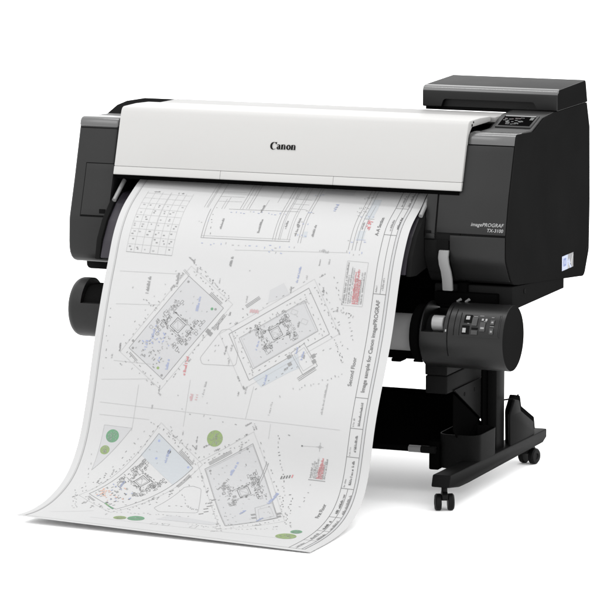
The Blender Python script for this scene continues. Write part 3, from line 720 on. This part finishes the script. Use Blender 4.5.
specks((-.120,1.16),(-.06,1.24),5,0); specks((-.13,1.235),(-.05,1.235),4,0); scrib(-.055,1.24,1,0,.02,.007,'mid')
for u, v in ((-.105,1.40),(-.070,1.395),(.010,1.385)): line([(u-.008,v-.010),(u+.008,v-.010),(u+.010,v+.012),(u-.008,v+.012),(u-.008,v-.010)], .0009, 'light')
specks((-.28,1.33),(-.06,1.30),14,0,'light'); specks((-.42,1.20),(-.36,1.33),9,.02,'mid'); specks((-.43,1.05),(-.40,1.22),6,.01,'light')
# plan, lower centre
D_ = [(-.078,1.061),(.054,.968),(.207,1.231),(.089,1.340)]
fill(D_, 'palegrey'); outline(D_, .0014, 'mid', .03); aD = math.atan2(-.093,.132); core(.063,1.125,aD,.92,1.0)
for a, b, n_, o in ((D_[0],D_[1],10,-.018),(D_[1],D_[2],16,-.020),(D_[2],D_[3],9,-.018),(D_[3],D_[0],15,-.014),(D_[0],D_[1],7,-.036),(D_[3],D_[0],8,.014),(D_[1],D_[2],8,.016)): specks(a, b, n_, o)
hatch((-.072,1.040),(-.010,.995),3); hatch((.112,1.020),(.098,1.100),2,.006); scrib(-.02,1.13,.5,-1,.05,.008,'mid'); scrib(.018,1.0,.1,-1,.03,.007,'mid')
E2 = [(.120,1.190),(.160,1.156),(.205,1.228),(.160,1.275)]; outline(E2, .0011, 'mid', .3)
for u, v in ((.130,1.230),(.140,1.250),(.200,1.205),(.206,1.222)): dot(u, v, .013, .010, aD, 'mid')
for k in range(6): dot(-.012+ra.uniform(-.006,.006), 1.175+k*.018, .014, .004, aD, 'mid')
for u, v, l in ((.004,1.070,.045),(.150,1.160,.05),(.090,1.235,.03),(.155,1.27,.03)): scrib(u, v, .3, -1, l, .010, 'blue', .9)
for u, v in ((.040,.985),(-.060,1.065),(.100,1.320)): disc(u, v, .004, 'mid', 10, False)
disc(-.066,.965,.0245,'olive'); disc(.287,1.372,.030,'olive'); disc(.297,1.318,.017,'green')
specks((.125,.930),(.200,1.170),16,0,'dark'); specks((.205,1.11),(.245,1.27),11,0,'dark'); specks((.235,1.0),(.215,1.16),6,-.03,'mid')
for k in range(5): dot(.160+k*.008, 1.060-k*.002, .0035, .010, .2, 'red' if k == 4 else 'dark')
specks((.10,1.37),(.24,1.31),10,0,'light'); specks((-.02,1.36),(.08,1.37),7,0,'light')
fill([(-.10,1.30),(.06,1.32),(.05,1.345),(-.12,1.35)], 'palegrey')
# faint setting-out lines carried past each plan, and small notes strewn along them
for Q_, n_ in ((A,5),(B,5),(C_,5),(D_,5)):
    for (a, b) in ((Q_[0],Q_[1]),(Q_[3],Q_[0]),(Q_[1],Q_[2]),(Q_[2],Q_[3])):
        for t in (-.12,):
            cx_ = (sum(p[0] for p in Q_)/4, sum(p[1] for p in Q_)/4)
            a2, b2 = pt(a, cx_, t*1.6), pt(b, cx_, t*1.6)
            if max(a2[0], b2[0]) < .335 and min(a2[0], b2[0]) > -.455 and max(a2[1], b2[1]) < 1.44:
                line([a2, b2], .0007, 'faint')
        for k in range(n_):
            p = pt(pt(a, b, ra.uniform(-.1,1.1)), cx_, -ra.uniform(.15,.42))
            if -.44 < p[0] < .30 and p[1] < 1.42:
                scrib(p[0], p[1], *((0,-1) if ra.random() < .5 else (b[0]-a[0], b[1]-a[1])), ra.uniform(.010,.022), .0050, ra.choice(('mid','light','mid')), .85)
for Q_, m_ in ((A,26),(C_,16),(D_,26),(Bi,22)):
    for k in range(m_):
        p = pt(pt(Q_[0],Q_[1],ra.uniform(.06,.94)), pt(Q_[3],Q_[2],ra.uniform(.06,.94)), ra.uniform(.05,.95))
        dot(p[0], p[1], ra.uniform(.002,.006), .0018, ra.choice((.6,2.2,0)), ra.choice(('mid','light','light')))
# long faint lines and notes
for a, b in (((-.445,.893),(.315,.902)),((-.45,.825),(-.297,.809)),((-.44,.594),(-.302,.584)),((-.446,.492),(-.257,.484)),((-.10,.395),(.250,.372)),((-.42,.765),(-.30,.765)),((-.33,.83),(-.33,.97)),((-.17,.80),(-.17,.94)),((.03,.80),(.02,.90)),((-.44,.93),(-.28,.93)),((.10,.905),(.10,.95)),((-.30,1.41),(.28,1.40)),((-.43,1.40),(-.32,1.34))):
    line([a, b], .0009, 'faint')
scrib(-.349,.552,0,-1,.058,.010,'mid',.9); scrib(-.262,.522,0,-1,.040,.010,'mid',.9); scrib(.251,.862,.02,-1,.095,.006,'light',.9); scrib(-.125,.850,.1,-1,.05,.006,'light'); scrib(.09,.88,.1,-1,.04,.006,'light'); scrib(-.105,.445,.1,-1,.03,.008,'mid'); scrib(.075,.335,.1,-1,.045,.007,'mid'); scrib(-.145,.86,.1,-1,.02,.010,'pink'); scrib(-.16,.86,.1,-1,.02,.010,'pink')
specks((-.278,.931),(-.137,1.007),10,0); specks((-.20,.90),(.0,.93),5,-.01); specks((-.215,.452),(-.094,.548),10,-.006); specks((-.44,.60),(-.44,.80),6,.01,'mid'); specks((-.36,.57),(-.31,.60),5,0,'mid')
for i in range(36): dot(ra.uniform(-.44,.24), ra.uniform(.40,1.40), ra.uniform(.003,.007), .0025, ra.uniform(0,3), ra.choice(('light','light','mid')))
# schedules at the top left
for u0, u1 in ((-.438,-.364),(-.362,-.292)):
    for u in (u0, u0+.024, u0+.048, u1): line([(u,.19),(u,.430)], .0007, 'faint')
    for k in range(10):
        v = .200+k*.0256; line([(u0,v),(u1,v)], .0007, 'faint')
        for j in range(3):
            for r_ in range(2 if ra.random() < .6 else 1):
                if v > .265 and ra.random() < .75: dot(u0+.010+j*.024+ra.uniform(-.005,.005), v-.018+r_*.008+ra.uniform(-.002,.002), ra.uniform(.003,.007), .0032, 0, ra.choice(('mid','light','mid')))
    line([(u0,.430),(u1,.430)], .0009, 'mid'); scrib(u0+.02,.190,1,0,.02,.006,'mid')
# elevation at the top centre
line([(-.213,.365),(.065,.353)], .0013, 'mid'); line([(-.213,.358),(.065,.346)], .0008, 'light'); line([(-.213,.365),(-.213,.255)], .0013, 'mid'); line([(-.205,.365),(-.205,.10)], .0009, 'mid'); line([(-.157,.250),(.060,.238)], .0010, 'mid')
for u, v0, v1 in ((-.236,.07,.25),(-.228,.07,.250),(-.224,.07,.250),(-.180,.20,.252),(-.172,.19,.250),(-.123,.10,.245),(-.115,.10,.245),(-.104,.10,.243),(-.096,.10,.243),(-.05,.19,.245),(.010,.10,.352),(.018,.10,.352),(.033,.10,.350),(.055,.10,.348),(.062,.10,.352),(.090,.10,.355),(.098,.10,.355),(.028,.15,.35),(-.02,.12,.2)):
    line([(u,v0),(u,v1)], .0010, ra.choice(('mid','light')))
for v in (.20,.225,.175): line([(.028,v),(.080,v)], .0009, 'light'); line([(-.205,v-.01),(-.13,v-.015)], .0008, 'light')
for v in (.15,.235,.285,.33): specks((.08,v),(.11,v),3,0,'blue')
fill([(.100,.315),(.112,.315),(.112,.335),(.100,.335)], 'pale')
for u, v, l in ((-.160,.330,.040),(-.040,.332,.048),(-.055,.255,.04),(.075,.30,.035),(.040,.310,.03)): scrib(u, v, 0, -1, l, .007, 'mid', .9)
specks((-.21,.382),(.09,.372),12,0,'blue'); specks((-.15,.262),(.03,.255),10,0,'blue'); specks((-.24,.31),(-.19,.31),3,0,'blue'); specks((.0,.385),(.05,.395),3,0,'blue'); specks((-.19,.24),(-.18,.36),4,.008); scrib(.130,.33,0,-1,.045,.007,'mid',.9); scrib(.165,.22,0,-1,.035,.010,'blue',.6)
for u, v in ((.175,.375),(.16,.372)): scrib(u, v, 1, 0, .02, .008, 'light')
# section at the right
for u, v0 in ((.2485,.10),(.2600,.10),(.2830,.18),(.2700,.10)): line([(u,v0),(u,.363)], .0012, 'mid')
fill([(.266,.150),(.292,.150),(.294,.246),(.268,.248)], 'pale'); fill([(.265,.297),(.288,.295),(.287,.327),(.265,.329)], 'pale')
line([(.27,.248),(.30,.246)], .001, 'mid'); line([(.265,.329),(.295,.327)], .001, 'blue')
for k in range(16): dot(.292+ra.uniform(-.006,.006), .272+ra.uniform(-.018,.018), .006, .003, ra.uniform(0,3), 'red')
for v in (.235,.335,.372): specks((.24,v),(.30,v),4,0,'blue')
for v in (.20,.22,.15): specks((.235,v),(.265,v-.01),4,0,'mid')
scrib(.274,.29,0,-1,.03,.006,'mid',.8); fill([(.110,.10),(.20,.10),(.20,.14),(.11,.14)], 'palegrey')

me = bpy.data.meshes.new('printed_sheet'); me.from_pydata(AV, [], AF)
for m_ in SM: me.materials.append(m_)
me.polygons.foreach_set('material_index', AM); me.polygons.foreach_set('use_smooth', [True]*len(AF)); me.update()
so = bpy.data.objects.new('printed_sheet', me); col.objects.link(so)
so['label'] = 'long white sheet of printed building floor plans curling down from under the white lid'; so['category'] = 'paper sheet'

# ------------------------------------------------------------------ camera
cd = bpy.data.cameras.new('camera'); cam = bpy.data.objects.new('camera', cd); col.objects.link(cam)
cd.sensor_width = 36.0; cd.lens = 4233.8/600*36; cd.clip_start = .1; cd.clip_end = 1000
PSI, TH, D = .3782, .1528, 12.609
d = Vector((-sin(PSI)*cos(TH), cos(PSI)*cos(TH), -sin(TH)))
cam.location = Vector((.0164, 0, .5521)) - D*d
cam.rotation_euler = d.to_track_quat('-Z', 'Y').to_euler()
scene.camera = cam

# ------------------------------------------------------------------ light
w = bpy.data.worlds.new('World'); scene.world = w; w.use_nodes = True
nt = w.node_tree; bg = nt.nodes['Background']
tc = nt.nodes.new('ShaderNodeTexCoord'); sx = nt.nodes.new('ShaderNodeSeparateXYZ')
nt.links.new(tc.outputs['Generated'], sx.inputs[0])
cr = nt.nodes.new('ShaderNodeValToRGB')
cr.color_ramp.elements[0].position = 0.0; cr.color_ramp.elements[0].color = (2.20, 2.20, 2.20, 1)
cr.color_ramp.elements[1].position = 0.85; cr.color_ramp.elements[1].color = (2.65, 2.65, 2.65, 1)
nt.links.new(sx.outputs['Z'], cr.inputs['Fac'])
nt.links.new(cr.outputs['Color'], bg.inputs['Color']); bg.inputs['Strength'].default_value = 1.0
def area(name, loc, target, sx_, sy_, power):
    L_ = bpy.data.lights.new(name, 'AREA'); L_.shape = 'RECTANGLE'; L_.size = sx_; L_.size_y = sy_; L_.energy = power
    o = bpy.data.objects.new(name, L_); col.objects.link(o); o.location = loc
    o.rotation_euler = (Vector(target)-Vector(loc)).to_track_quat('-Z', 'Y').to_euler()
    return o
area('softbox_key', (-2.2,-4.2,4.6), (0,0,.8), 3.0, 2.0, 40)
area('softbox_top', (0,-.2,4.6), (0,0,.8), 4.0, .45, 75)
scene.view_settings.view_transform = 'Standard'; scene.view_settings.look = 'None'
scene.view_settings.exposure = 0; scene.view_settings.gamma = 1
scene.render.engine = 'CYCLES'
scene.render.resolution_x = 1024; scene.render.resolution_y = 1024
